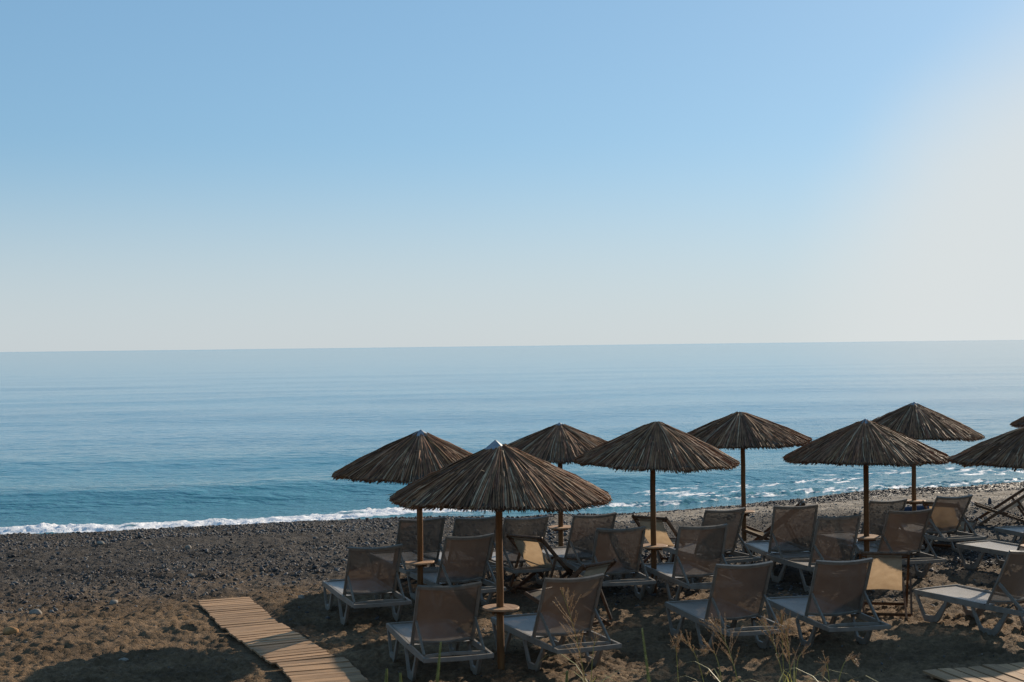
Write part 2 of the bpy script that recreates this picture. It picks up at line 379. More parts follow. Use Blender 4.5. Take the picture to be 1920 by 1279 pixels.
# colours that belong to the material of each zone
sand = np.array([.178, .115, .064]); pale = np.array([.36, .305, .24]); grav = np.array([.072, .062, .052]); wetc = np.array([.020, .017, .017])
nz = fbm(XX * .9, YY * 1.6, 4)[..., None]
COL = sand * (1 - g_[..., None]) + grav * g_[..., None]
COL = COL * (1 - .85 * pale_[..., None]) + pale * .85 * pale_[..., None]
COL = COL * (1 - wet_[..., None]) + wetc * wet_[..., None]
COL = COL * (1 + .55 * nz) * (1 + .35 * fbm(XX * 3, YY * 3.5 + 40, 3)[..., None])
nr, nc = XX.shape
idx = np.arange(nr * nc).reshape(nr, nc)
F = np.stack([idx[:-1, :-1], idx[:-1, 1:], idx[1:, 1:], idx[1:, :-1]], -1).reshape(-1, 4)
ground = link('ground', from_np('ground', np.stack([XX, YY, ZZ], -1).reshape(-1, 3), F, COL.reshape(-1, 3), True), M_ground, kind='structure')
def ground_z(x, y):
    x = np.asarray(x, float); y = np.asarray(y, float)
    fj = np.interp(y, Vv, np.arange(len(Vv))); fi = np.interp(x / halfw(y), U, np.arange(len(U)))
    j = np.clip(fj.astype(int), 0, nr - 2); i = np.clip(fi.astype(int), 0, nc - 2); a = fj - j; b = fi - i
    return (ZZ[j, i] * (1 - b) + ZZ[j, i + 1] * b) * (1 - a) + (ZZ[j + 1, i] * (1 - b) + ZZ[j + 1, i + 1] * b) * a

# ------------------------------------------------------------------ shingle: small stones nobody could count
ico = bmesh.new(); bmesh.ops.create_icosphere(ico, subdivisions=1, radius=1); ico.verts.ensure_lookup_table()
IV = np.array([v.co[:] for v in ico.verts]); IF = np.array([[v.index for v in f.verts] for f in ico.faces]); ico.free()
if len(IV) > 12:
    pass
def scatter(n, ylo, yhi, accept, size, colour, seed):
    r = np.random.default_rng(seed)
    y = ylo + (yhi - ylo) * r.random(n) ** 1.0; x = (r.random(n) * 2 - 1) * (halfw(y))
    keep = accept(x, y, r); x, y = x[keep], y[keep]; n = len(x)
    s = size(r, x, y); c = colour(r, x, y)
    th = r.random(n) * 6.283; sc = np.stack([s * r.uniform(.8, 1.3, n), s * r.uniform(.6, 1, n), s * r.uniform(.35, .8, n)], -1)
    v = IV[None] * (1 + .22 * (r.random((n, len(IV), 1)) - .5)) * sc[:, None]
    tx = r.normal(0, .3, n); v[..., 2] += v[..., 0] * np.sin(tx)[:, None]
    cc, ss = np.cos(th)[:, None], np.sin(th)[:, None]
    vx = v[..., 0] * cc - v[..., 1] * ss; vy = v[..., 0] * ss + v[..., 1] * cc
    z = ground_z(x, y)[:, None] + v[..., 2] + (sc[:, 2] * .35)[:, None]
    P = np.stack([vx + x[:, None], vy + y[:, None], z], -1).reshape(-1, 3)
    Fc = (IF[None] + (np.arange(n) * len(IV))[:, None, None]).reshape(-1, 3)
    return P, Fc, np.repeat(c, len(IV), 0)
def pcol(r, x, y):
    g, wet, pl = zones(x, y); n = len(x)
    pal = np.array([[.12, .115, .115], [.18, .17, .16], [.07, .064, .062], [.24, .21, .175], [.19, .13, .095], [.095, .085, .085], [.36, .33, .29]])
    c = pal[r.choice(len(pal), n, p=[.28, .20, .24, .06, .12, .09, .01])] * r.uniform(.42, 1.05, (n, 1))
    pw = np.array([[.03, .03, .033], [.055, .045, .04], [.06, .032, .026], [.10, .09, .08]])[r.choice(4, n, p=[.5, .2, .2, .1])]
    wmask = (wet > .3)[:, None]
    return np.where(wmask, pw * r.uniform(.7, 1.4, (n, 1)), c)
def acc(x, y, r):
    g, wet, pl = zones(x, y); s = shore(x) - y
    d = g ** 1.5 * (1 - .80 * pl) + .03 * (1 - g); d = np.maximum(d, wet * .95)
    cl = .45 + 1.1 * (fbm(x * .7, y * .9, 3) + .35)
    return (r.random(len(x)) < d * np.clip(cl, .15, 1)) & (s > -.2) & (bw_mask(x, y) > .9)
P, Fc, Cc = scatter(112000, 18.5, 43.5, acc, lambda r, x, y: (.007 + .024 * r.random(len(x)) ** 5 + .0003 * y) * np.clip(1 + 1.1 * fbm(x * .25, (shore(x) - y) * .8, 2), .6, 1.6), pcol, 3)
if 0: print('pebbles', len(Fc) // len(IF), 'tris', len(Fc))
link('shingle', from_np('shingle', P, Fc, Cc, True), M_pebble, kind='stuff')
P, Fc, Cc = scatter(9000, 11.5, 31, lambda x, y, r: (bw_mask(x, y) > .9) & (r.random(len(x)) < .35 + .65 * zones(x, y)[0]), lambda r, x, y: .008 + .034 * r.random(len(x)) ** 5 * (.4 + zones(x, y)[0]), pcol, 5)
link('scattered_stones', from_np('scattered_stones', P, Fc, Cc, True), M_pebble, kind='stuff')

# ------------------------------------------------------------------ sea
NUW = 520
Uw = np.concatenate([-np.array([60, 20, 8, 4, 2.4, 1.6, 1.25, 1.1])[:], np.linspace(-1, 1, NUW), np.array([1.1, 1.25, 1.6, 2.4, 4, 8, 20, 60])])
Vw = np.concatenate([31.8 * np.exp(np.arange(0, 330) * .0024)])
k_ = Vw[-1]; ex = []
st_ = .0024
while k_ < 30000:
    st_ = min(st_ * 1.022, .25); k_ *= 1 + st_; ex.append(k_)
Vw = np.concatenate([Vw, ex])
UW, YW = np.meshgrid(Uw, Vw)
XW = UW * (.42 * YW + 2)
sh = shore(XW); q = YW - sh                                    # metres out from the waterline
def waves(x, y, q):
    ph = q + .9 * fbm(x * .06, y * .02, 2) * 4 + .05 * x
    lf = sstep(14, -4, x)                                        # swell breaks higher to the left
    damp = 1 / (1 + (q / 260) ** 2)
    # one steepening wave near the beach
    c1 = 7.6 + 1.0 * vnoise(x * .09, x * 0 + 1.5); d = (q - c1)
    h = (.13 + .26 * lf) * np.exp(-(d / np.where(d < 0, 2.3, 4.2)) ** 2)
    c2 = 21 + 2.5 * vnoise(x * .07, x * 0 + 7.5); d = q - c2
    h += (.10 + .10 * lf) * np.exp(-(d / np.where(d < 0, 3.0, 6.0)) ** 2)
    for lam, a in ((13.0, .035), (21.0, .05), (34.0, .06)):
        h += a * np.sin(2 * math.pi * (ph + lam * 1.3 * vnoise(x / lam * .35, q / lam * .6)) / lam) * sstep(14, 40, q) * damp
    h += .045 * fbm(x * .55, q * 1.1, 4, .55) * sstep(1, 6, q) / (1 + q / 120)
    return h
H = waves(XW, YW, q)
wl = np.clip(q, -5, None)
foam_w = 1.9 + .5 * vnoise(XW * .35, XW * 0 + 2)
lft = sstep(2, -5, XW); rgt = sstep(7, 10, XW)
# main surf line (offset seawards where a smooth swash sheet lies in front of it)
f_in = .05 + 1.1 * sstep(-6, -1, XW) * (1 - .9 * sstep(7, 11, XW)) + .35 * vnoise(XW * .8, XW * 0 + 5)
fq = q - f_in
n1 = fbm(XW * 1.1, q * 2.0, 4, .6)
band1 = sstep(-.12, .12, fq) * sstep(1.55, .6, fq + 1.0 * n1)
n2 = fbm(XW * .5 + 8, q * 1.5, 4, .6)
band2 = sstep(1.6, 2.6, q) * sstep(8.0, 4.2, q + 1.5 * n2) * sstep(1.0, 5, XW) * np.clip(.6 + 1.3 * n2, 0, 1)
trail = sstep(3.6, 1.2, q) * sstep(.6, 1.1, q) * np.clip(.3 + .9 * n1, 0, 1) * .6
lace = fbm(XW * 2.6, q * 5.5, 4, .7)
FOAM = np.clip(np.maximum(np.maximum(band1 * (.47 + .4 * n1 + .55 * lft + .5 * lace * (1 - lft)), band2 * (.50 + .8 * lace)), trail), 0, 1)
surge = np.exp(-((fq - .75) / .6) ** 2)
H += surge * (.05 + .035 * lft) * (1 + .9 * fbm(XW * .9, q * 1.2, 3, .6))
H += .075 * band1 * fbm(XW * 4.5, q * 6, 4, .75) + .06 * band2 * fbm(XW * 3.5, q * 5, 3, .7)
H += .02 * sstep(.5, -.2, q)
ZW = SEA + H * sstep(-1.2, .4, q) - .0 * q
ZW = np.where(q < -.15, SEA - .25 * sstep(-.15, -2.0, q) , ZW)
nrw, ncw = XW.shape; idw = np.arange(nrw * ncw).reshape(nrw, ncw)
Fw = np.stack([idw[:-1, :-1], idw[:-1, 1:], idw[1:, 1:], idw[1:, :-1]], -1).reshape(-1, 4)
dq = np.clip(q / 40, 0, 1)
WC = np.stack([FOAM, dq, 1 / (1 + (np.clip(q, 0, None) / 60) ** 1.2) + .9 * sstep(3000, 6000, q)], -1).reshape(-1, 3)
def m_water():
    m = bpy.data.materials.new('sea_water'); m.use_nodes = True; t = m.node_tree; t.nodes.clear()
    out = N(t, 'ShaderNodeOutputMaterial'); tc = N(t, 'ShaderNodeTexCoord')
    at = N(t, 'ShaderNodeAttribute', attribute_name='Col'); sp = N(t, 'ShaderNodeSeparateColor'); t.links.new(at.outputs['Color'], sp.inputs[0])
    pb = N(t, 'ShaderNodeBsdfPrincipled'); pb.inputs['IOR'].default_value = 1.33; pb.inputs['Roughness'].default_value = .12
    water_and_sheen = ramp(t, sp.outputs[1], [(0, (.085, .225, .24)), (.22, (.045, .235, .28)), (.5, (.085, .27, .33)), (1, (.14, .32, .40))])  # water colour by distance; paler offshore, with the silver of reflected sky painted in
    nb = noise(t, .05, 4, .6, tc.outputs['Object']); rb = ramp(t, nb.outputs[0], [(.3, (.8, .85, .9)), (.7, (1.15, 1.12, 1.1))])
    t.links.new(mixc(t, water_and_sheen.outputs[0], rb.outputs[0], 1.0, 'MULTIPLY'), pb.inputs['Base Color'])
    # ripples elongated along the shore, three sizes
    hs = []
    for sc, stx, amp in ((7.5, .6, .5), (3.0, .5, 1.3), (.9, .38, 2.0), (.2, .25, 2.6), (.035, .2, 3.0)):
        mp = N(t, 'ShaderNodeMapping'); mp.inputs['Scale'].default_value = (stx, 1, 1); mp.inputs['Rotation'].default_value = (0, 0, -.12)
        t.links.new(tc.outputs['Object'], mp.inputs[0]); n = noise(t, sc, 3, .55, mp.outputs[0])
        mu = N(t, 'ShaderNodeMath', operation='MULTIPLY'); t.links.new(n.outputs[0], mu.inputs[0]); mu.inputs[1].default_value = amp; hs.append(mu.outputs[0])
    a = hs[0]
    for h in hs[1:]:
        ad = N(t, 'ShaderNodeMath', operation='ADD'); t.links.new(a, ad.inputs[0]); t.links.new(h, ad.inputs[1]); a = ad.outputs[0]
    bp = N(t, 'ShaderNodeBump'); bp.inputs['Strength'].default_value = 1.0; bp.inputs['Distance'].default_value = .085
    dm = N(t, 'ShaderNodeMapRange'); dm.inputs[3].default_value = .07; dm.inputs[4].default_value = 1.0; t.links.new(sp.outputs[2], dm.inputs[0]); t.links.new(dm.outputs[0], bp.inputs['Strength'])
    t.links.new(a, bp.inputs['Height']); t.links.new(bp.outputs[0], pb.inputs['Normal'])
    fo = N(t, 'ShaderNodeBsdfPrincipled'); fo.inputs['Base Color'].default_value = (.92, .90, .88, 1); fo.inputs['Roughness'].default_value = .7
    fo.inputs['Subsurface Weight'].default_value = 0
    n3 = noise(t, 5.5, 6, .7, tc.outputs['Object']); bf = N(t, 'ShaderNodeBump'); bf.inputs['Strength'].default_value = .8; bf.inputs['Distance'].default_value = .08
    t.links.new(n3.outputs[0], bf.inputs['Height']); t.links.new(bf.outputs[0], fo.inputs['Normal'])
    mp = N(t, 'ShaderNodeMapping'); mp.inputs['Scale'].default_value = (.6, 1, 1); t.links.new(tc.outputs['Object'], mp.inputs[0])
    n4 = noise(t, 5.5, 8, .8, mp.outputs[0])
    s1 = N(t, 'ShaderNodeMath', operation='SUBTRACT'); t.links.new(sp.outputs[0], s1.inputs[0]); t.links.new(n4.outputs[0], s1.inputs[1])
    mr = N(t, 'ShaderNodeMapRange'); mr.inputs[1].default_value = -.10; mr.inputs[2].default_value = .16; t.links.new(s1.outputs[0], mr.inputs[0])
    gt = N(t, 'ShaderNodeMath', operation='MULTIPLY'); t.links.new(mr.outputs[0], gt.inputs[0])
    g2 = N(t, 'ShaderNodeMapRange'); g2.inputs[1].default_value = .02; g2.inputs[2].default_value = .25; t.links.new(sp.outputs[0], g2.inputs[0]); t.links.new(g2.outputs[0], gt.inputs[1])
    mx = N(t, 'ShaderNodeMixShader'); t.links.new(gt.outputs[0], mx.inputs[0]); t.links.new(pb.outputs[0], mx.inputs[1]); t.links.new(fo.outputs[0], mx.inputs[2])
    t.links.new(mx.outputs[0], out.inputs[0]); return m
link('sea', from_np('sea', np.stack([XW, YW, ZW], -1).reshape(-1, 3), Fw, WC, True), m_water(), kind='structure')

# ------------------------------------------------------------------ boardwalks, plank by plank
PLM = []
for k in range(5):
    g = G(); g.box((0, 0, 0), (1, 1, 1)); bm = g.bm
    bmesh.ops.bevel(bm, geom=bm.edges[:], offset=.03, segments=1, affect='EDGES')
    me = bpy.data.meshes.new('plank'); bm.to_mesh(me); bm.free(); me.materials.append(M_plank); PLM.append(me)
def boardwalk(label, sections, pw):
    x0, y0 = sections[0][0]; root = thing('boardwalk', label, 'boardwalk', (x0, y0, 0), 0); rr = random.Random(int(x0 * 100))
    for ((cx, cy), (dx, dy), L, zz, wd) in sections:
        cx -= x0; cy -= y0; m = math.hypot(dx, dy); dx /= m; dy /= m; ang = math.atan2(dy, dx) - math.pi / 2; n = int(round(L / pw))
        rot = Matrix.Rotation(ang, 3, 'Z')
        for sx in (-.36, .36):
            g = G(); c = Vector((cx, cy, zz - .026)) + Vector((dx, dy, 0)) * L / 2 + rot @ Vector((sx * wd, 0, 0)); g.box(c, (.05, L * .98, .026), rot); g.done('bearer', M_plank, root)
        for i in range(n):
            gap = rr.choice([.012, .016, .02, .034]); o = bpy.data.objects.new('plank', rr.choice(PLM)); C.objects.link(o); o.parent = root
            t = (i + .5) * L / n; off = rot @ Vector((rr.uniform(-.012, .012), 0, 0))
            o.location = (cx + dx * t + off.x, cy + dy * t + off.y, zz + rr.uniform(-.003, .004))
            o.scale = (wd + rr.uniform(-.014, .014), L / n - gap, .024); o.rotation_euler = (rr.uniform(-.05, .05), rr.uniform(-.008, .008), ang + rr.uniform(-.014, .014))
    return root
boardwalk('narrow wooden plank walkway crossing open sand towards the sea at left',
          [((-4.13, 20.12), (.36, -.933), 2.12, .035, .72), ((-3.33, 18.08), (.42, -.907), 2.22, .045, .74), ((-2.31, 16.02), (.32, -.947), 2.2, .055, .76), ((-1.58, 13.9), (.36, -.93), 2.0, .05, .78)], .14)
boardwalk('short stretch of wide weathered plank walkway below the lower right lounger',
          [(tuple(BW2[0] - BW2[1] * .75), tuple(BW2[1]), 1.62, .04, 1.25), (tuple(BW2[0] + BW2[1] * .9), tuple(BW2[1]), 1.62, .045, 1.25), (tuple(BW2[0] + BW2[1] * 2.55), tuple(BW2[1]), 1.8, .045, 1.25)], .18)

# ------------------------------------------------------------------ umbrellas
def reed_mesh(seed, z_ap, z_rim, Rr, n_main):
    r = np.random.default_rng(seed)
    V_, F_, C_ = [], [], []
    kk_ = r.uniform(0, 6.28, 6)
    wob = lambda a: np.sin(3 * a + kk_[0]) * .5 + np.sin(5 * a + kk_[1]) * .35 + np.sin(8 * a + kk_[2]) * .3 + np.sin(13 * a + kk_[3]) * .2
    def prof(rad, sag): return z_ap - (z_ap - z_rim) * (rad / Rr) ** 1.06 - sag
    layers = [(int(n_main * .30), .06, .97, .045), (int(n_main * .30), .35, .99, .025), (int(n_main * .45), .05, 1.0, .0), (int(n_main * .35), .45, 1.0, .006)]
    base = 0
    for (n, r0f, r1f, low) in layers:
        th = (np.arange(n) + r.random(n)) / n * 6.2832; th += r.normal(0, .01, n)
        r0 = Rr * (r0f + r.uniform(-.02, .12, n)); r1 = Rr * (r1f + .012 * wob(th) + r.normal(0, .009, n) - (r.random(n) < .06) * r.uniform(0, .3, n))
        sk = r.normal(0, .035, n); off = r.uniform(-.012, .014, n) - low; rad = r.uniform(.0038, .0075, n); roll = r.normal(0, .30, n)
        K = 4; ts = np.linspace(0, 1, K)
        P = np.zeros((n, K, 3, 3))
        for k, tt in enumerate(ts):
            rr_ = r0 + (r1 - r0) * tt; a = th + sk * (tt - .5) + r.normal(0, .003, n)
            z = prof(rr_, 0) + off - (.03 - .014 * wob(a + 1)) * tt ** 3 + .008 * np.sin(9 * a + kk_[4] + 3 * tt) + r.normal(0, .007, n)
            cx, cy = np.cos(a), np.sin(a)
            for c in range(3):
                ph = c * 2.094 - 1.57 + roll; side = np.cos(ph) * rad * (1.1 - .25 * tt); upv = np.sin(ph) * rad
                P[:, k, c, 0] = rr_ * cx - side * cy; P[:, k, c, 1] = rr_ * cy + side * cx; P[:, k, c, 2] = z + upv
        V_.append(P.reshape(-1, 3))
        b = base + np.arange(n)[:, None, None, None] * K * 3
        kk = np.arange(K - 1)[None, :, None]; c3 = np.arange(3)[None, None, :]; b3 = base + (np.arange(n) * K * 3)[:, None, None]
        q4 = np.stack([b3 + kk * 3 + c3, b3 + kk * 3 + (c3 + 1) % 3, b3 + (kk + 1) * 3 + (c3 + 1) % 3, b3 + (kk + 1) * 3 + c3], -1)
        F_.append(q4.reshape(-1, 4)); base += n * K * 3
        colr = np.array([.265, .130, .064]) * r.uniform(.3, 1.4, (n, 1)) * (1 + r.normal(0, .05, (n, 3)))
        pal = (r.random(n) < .08)[:, None]; colr = np.where(pal, np.array([.48, .34, .21]) * r.uniform(.8, 1.15, (n, 1)), colr)
        C_.append(np.repeat(colr, K * 3, 0))
    # stray stems sticking out or hanging from the rim
    n = 90; th = r.random(n) * 6.2832; start = np.where(r.random(n) < .6, Rr * .97, Rr * r.uniform(.3, .9, n)); P = np.zeros((n, 4, 3, 3))
    hang = start > Rr * .95
    dirz = np.where(hang, r.uniform(-1, -.1, n), r.uniform(.05, .35, n)); ln = np.where(hang, r.uniform(.04, .12, n), r.uniform(.05, .13, n)); da = r.normal(0, 1.0, n)
    for k in range(4):
        tt = k / 3; x = start * np.cos(th) + ln * tt * np.cos(th + da); y = start * np.sin(th) + ln * tt * np.sin(th + da)
        z = prof(start, .01) + dirz * ln * tt
        for c in range(3):
            ph = c * 2.094; P[:, k, c, 0] = x + .0035 * math.cos(ph) * (1 - tt * .6); P[:, k, c, 1] = y + .0035 * math.sin(ph) * (1 - tt * .6); P[:, k, c, 2] = z + .002 * math.cos(ph * 2)
    V_.append(P.reshape(-1, 3)); kk = np.arange(3)[None, :, None]; c3 = np.arange(3)[None, None, :]; b3 = base + (np.arange(n) * 12)[:, None, None]
    F_.append(np.stack([b3 + kk * 3 + c3, b3 + kk * 3 + (c3 + 1) % 3, b3 + (kk + 1) * 3 + (c3 + 1) % 3, b3 + (kk + 1) * 3 + c3], -1).reshape(-1, 4)); base += n * 12
    C_.append(np.repeat(np.tile(np.array([[.26, .19, .12]]), (n, 1)), 12, 0))
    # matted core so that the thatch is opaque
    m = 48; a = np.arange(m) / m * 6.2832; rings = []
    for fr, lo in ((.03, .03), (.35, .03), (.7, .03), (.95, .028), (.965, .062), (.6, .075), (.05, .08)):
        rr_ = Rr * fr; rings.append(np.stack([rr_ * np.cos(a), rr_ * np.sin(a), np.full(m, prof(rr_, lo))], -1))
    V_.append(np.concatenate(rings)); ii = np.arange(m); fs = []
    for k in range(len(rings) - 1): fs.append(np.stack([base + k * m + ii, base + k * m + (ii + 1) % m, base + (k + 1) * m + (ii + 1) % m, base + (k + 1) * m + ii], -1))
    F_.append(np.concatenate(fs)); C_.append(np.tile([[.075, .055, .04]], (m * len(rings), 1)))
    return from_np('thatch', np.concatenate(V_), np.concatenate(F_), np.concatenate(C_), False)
def umbrella(label, x, y, z_ap, z_rim, Rr, cap, seed, tilt=(0, 0), shelf_z=.70, n=2200, face=0):
    root = thing('thatched_umbrella', label, 'beach umbrella', (x, y, 0), 0, 'thatched umbrellas on the beach')
    r = random.Random(seed)
    g = G(); px = [(r.uniform(-.004, .004), r.uniform(-.004, .004), -.35 + (z_ap - .04 + .35) * k / 9) for k in range(10)]
    g.tube(px, [.0425 - .004 * k / 9 + r.uniform(-.001, .001) for k in range(10)], 16); g.done('pole', M_pole, root, smooth=True)
    th = link('thatch', reed_mesh(seed, z_ap, z_rim, Rr, n), M_reed, root, 'stuff'); th.rotation_euler = (tilt[0], tilt[1], r.uniform(0, 6))
    g = G()
    for k in range(8):
        a = k * math.pi / 4 + .2; g.tube([(.04 * math.cos(a), .04 * math.sin(a), z_ap - .13), (Rr * .9 * math.cos(a), Rr * .9 * math.sin(a), z_ap - .10 - (z_ap - z_rim) * .93)], .014, 6)
    ro = g.done('ribs', M_pole, root); ro.name = 'rib_frame'
    if cap:
        cr, ch = cap; g = G(); bm = g.bm; nn = 6; top = bm.verts.new((0, 0, z_ap + .02 + ch * .35)); zz = z_ap - (z_ap - z_rim) * (cr / Rr) + .018
        ring = [bm.verts.new((cr * math.cos(2 * math.pi * (k + .25) / nn + face), cr * math.sin(2 * math.pi * (k + .25) / nn + face), zz)) for k in range(nn)]
        ring2 = [bm.verts.new((v.co.x * .97, v.co.y * .97, zz - .018)) for v in ring]
        for k in range(nn):
            bm.faces.new((ring[k], ring[(k + 1) % nn], top)); bm.faces.new((ring2[k], ring2[(k + 1) % nn], ring[(k + 1) % nn], ring[k]))
        c = g.done('metal_cap', M_cap, root); c.rotation_euler = (tilt[0], tilt[1], 0)
    # round shelf on the pole with a bracket below
    g = G(); m = 40; zs = shelf_z
    def ringv(rad, z): return [g.bm.verts.new((rad * math.cos(2 * math.pi * k / m), rad * math.sin(2 * math.pi * k / m), z)) for k in range(m)]
    rs = [ringv(.043, zs), ringv(.198, zs), ringv(.205, zs - .005), ringv(.205, zs - .018), ringv(.199, zs - .023), ringv(.043, zs - .023)]
    for a, b in zip(rs, rs[1:]):
        for k in range(m): g.bm.faces.new((a[k], a[(k + 1) % m], b[(k + 1) % m], b[k]))
    sh_ = g.done('shelf', M_shelf, root); sh_.rotation_euler = (r.uniform(-.03, .03), r.uniform(-.03, .03), r.uniform(0, 3))
    g = G(); g.box((0, .052, zs - .045), (.26, .022, .04)); g.box((0, -.052, zs - .045), (.26, .022, .04)); g.box((.052, 0, zs - .046), (.02, .08, .038)); g.box((-.052, 0, zs - .046), (.02, .08, .038))
    b = g.done('bracket', M_pole, root, bev=.002); b.rotation_euler = (0, 0, r.uniform(0, 3))
    return root
umbrella('largest thatched umbrella, nearest, with tall blue-grey pointed metal cap, between two front loungers', -.165, 15.6, 2.485, 1.945, 1.20, (.125, .11), 11, (.0, -.012), .71, 2700)
umbrella('leftmost thatched umbrella, pale metal cap, half hidden by the largest one', -1.30, 19.60, 2.395, 1.85, 1.195, (.14, .05), 12, (0, .012), .62)
umbrella('thatched umbrella with tiny flat cap showing between largest umbrella and centre one', .762, 23.3, 2.27, 1.79, 1.21, (.07, .05), 13, (0, 0), .60)
umbrella('capless reed umbrella in the centre, overlapping one with tiny cap, deck chair behind its pole', 1.985, 20.3, 2.46, 1.925, 1.165, None, 14, (0, .03), .70)
umbrella('capless reed umbrella standing nearest the surf, behind and right of the centre one', 3.92, 24.3, 2.39, 1.925, 1.18, None, 15, (0, .025), .70)
umbrella('thatched umbrella with pale cap in front of another, above the straight-on deck chair', 5.2, 21.0, 2.40, 1.885, 1.18, (.12, .04), 16, (0, 0), .70)
umbrella('thatched umbrella with white cap, highest in the photo, dark blue heap behind its pole', 7.2, 25.6, 2.44, 1.90, 1.19, (.125, .045), 17, (0, .01), .70)
umbrella('thatched umbrella cut by the right edge, drooping stems under its rim', 7.25, 19.8, 2.41, 1.89, 1.19, None, 18, (0, -.03), .70)
umbrella('farthest thatched umbrella, only a tip showing at the right edge', 11.12, 28.2, 2.42, 1.91, 1.19, None, 19, (0, 0), .70, 1000)

# ------------------------------------------------------------------ sun loungers
L2_, W2_, RZ = .995, .358, .344
HY, BL, BW_ = -.242, .765, .335
def make_lounger(ba, sag=.022, slack=.046):
    root = bpy.data.objects.new('sun_lounger', None); C.objects.link(root); root.empty_display_size = .2
    root['category'] = 'sun lounger'; root['group'] = 'grey resin loungers set out on the sand'
    # side rails and end bars: one moulded frame
    g = G()
    for s in (-1, 1):
        ys = [-.97, -.8, -.4, 0, .4, .8, .97]; hz = [.045, .055, .066, .072, .075, .07, .055]
        pts = [(s * W2_, y, RZ - h / 2) for y, h in zip(ys, hz)]; bm = g.bm; rings = []
        for (x, y, z), h in zip(pts, hz): rings.append([bm.verts.new((x + a * .017, y, z + b * h / 2)) for a, b in ((-1, -1), (1, -1), (1, 1), (-1, 1))])
        for a, b in zip(rings, rings[1:]):
            for k in range(4): bm.faces.new((a[k], a[(k + 1) % 4], b[(k + 1) % 4], b[k]))
        bm.faces.new(rings[0][::-1]); bm.faces.new(rings[-1])
        g.box((s * (W2_ - .026), .38, RZ - .012), (.018, 1.12, .014))
    g.path_rect([((t - .5) * 2 * (W2_ + .0165), -.975 - .03 * (1 - (2 * t - 1) ** 2), RZ - .024) for t in [k / 8 for k in range(9)]], .034, .047)
    g.path_rect([((t - .5) * 2 * (W2_ + .0165), .975 + .02 * (1 - (2 * t - 1) ** 2), RZ - .028) for t in [k / 8 for k in range(9)]], .036, .055)
    g.done('frame', M_frame, root, bev=.005)
    g = G(); g.path_rect([((t - .5) * 2 * (W2_ - .018), -.80 + .085 * math.sin(math.pi * t) ** .7, RZ - .03) for t in [k / 10 for k in range(11)]], .036, .034); g.done('cross_bar', M_frame, root, bev=.004)
    g = G(); g.box((0, .02, RZ - .05), (2 * W2_ - .036, .03, .03)); g.done('cross_bar', M_frame, root, bev=.004)
    # four V-shaped legs, each a moulded loop
    for s in (-1, 1):
        for y0, y1 in ((.985, .36), (.02, -.62)):
            g = G(); m0 = y0 - (y0 - y1) * .25; m1 = y0 - (y0 - y1) * .62; zt = RZ - .035
            out = [(y0, zt), (y0 - .03, zt - .08), (m0 + .02, .03), (m0 - .02, -.035), (m1 + .02, -.035), (m1 - .05, .02), (y1 + .05, zt - .07), (y1, zt)]
            inn = [(y0 - .062, zt), (y0 - .072, zt - .08), (m0 - .012, .07), (m0 - .03, .05), (m1 + .05, .052), (m1 + .02, .075), (y1 + .105, zt - .06), (y1 + .085, zt)]
            g.strip(out, inn, s * (W2_ - .006) - .016, s * (W2_ - .006) + .016)
            g.done('leg', M_frame, root, bev=.004)
    # sling seat, a little below the rails and sagging
    g = G(); g.grid(lambda u, v: ((u - .5) * 2 * (W2_ - .018), HY + .02 + v * (.962 - HY - .02), RZ - .016 - sag * math.sin(math.pi * u) ** .8 * math.sin(math.pi * v) ** .5), 10, 16)
    o = g.done('seat_sling', M_fabric, root, smooth=True)
    # backrest
    ca, sa = math.cos(ba), math.sin(ba)
    def B(x, t, nrm=0):   # t metres up from the hinge, nrm metres towards the back
        return (x, HY - t * ca - nrm * sa, RZ + .0 + t * sa - nrm * ca)
    g = G()
    for s in (-1, 1):
        g.path_rect([B(s * BW_, t, .008 * math.sin(t * 4)) for t in (0, .2, .4, .6, BL - .02)], .026, .034, (1, 0, 0))
    g.path_rect([B((t - .5) * 2 * (BW_ + .013), BL, .048 * math.sin(math.pi * t)) for t in [k / 10 for k in range(11)]], .034, .042, (0, -ca, sa))
    g.path_rect([B((t - .5) * 2 * (BW_ - .014), .03, .05 * math.sin(math.pi * t)) for t in [k / 8 for k in range(9)]], .026, .034, (0, -ca, sa))
    bf = g.done('backrest_frame', M_frame, root, bev=.004)
    g = G(); g.grid(lambda u, v: B((u - .5) * 2 * (BW_ - .012), .04 + v * (BL - .055), slack * math.sin(math.pi * u) ** .9 * (.75 + .35 * math.sin(math.pi * v))), 12, 12)
    g.done('backrest_sling', M_fabric, bf, smooth=True)
    for s in (-1, 1):
        p0 = Vector(B(s * (BW_ - .0), BL * .42, .02)); p0.x = s * (BW_ - .012); p1 = Vector((s * (BW_ - .012), -.80, RZ - .015))
        g = G(); g.path_rect([p0, p0.lerp(p1, .5), p1], .042, .022, (1, 0, 0)); g.done('backrest_support', M_frame, root, bev=.004)
        g = G(); g.tube([(s * (BW_ - .03), HY + .01, RZ - .005), (s * (W2_ + .02), HY + .01, RZ - .005)], .008, 8); g.done('hinge_bolt', M_metal, root)
    return root
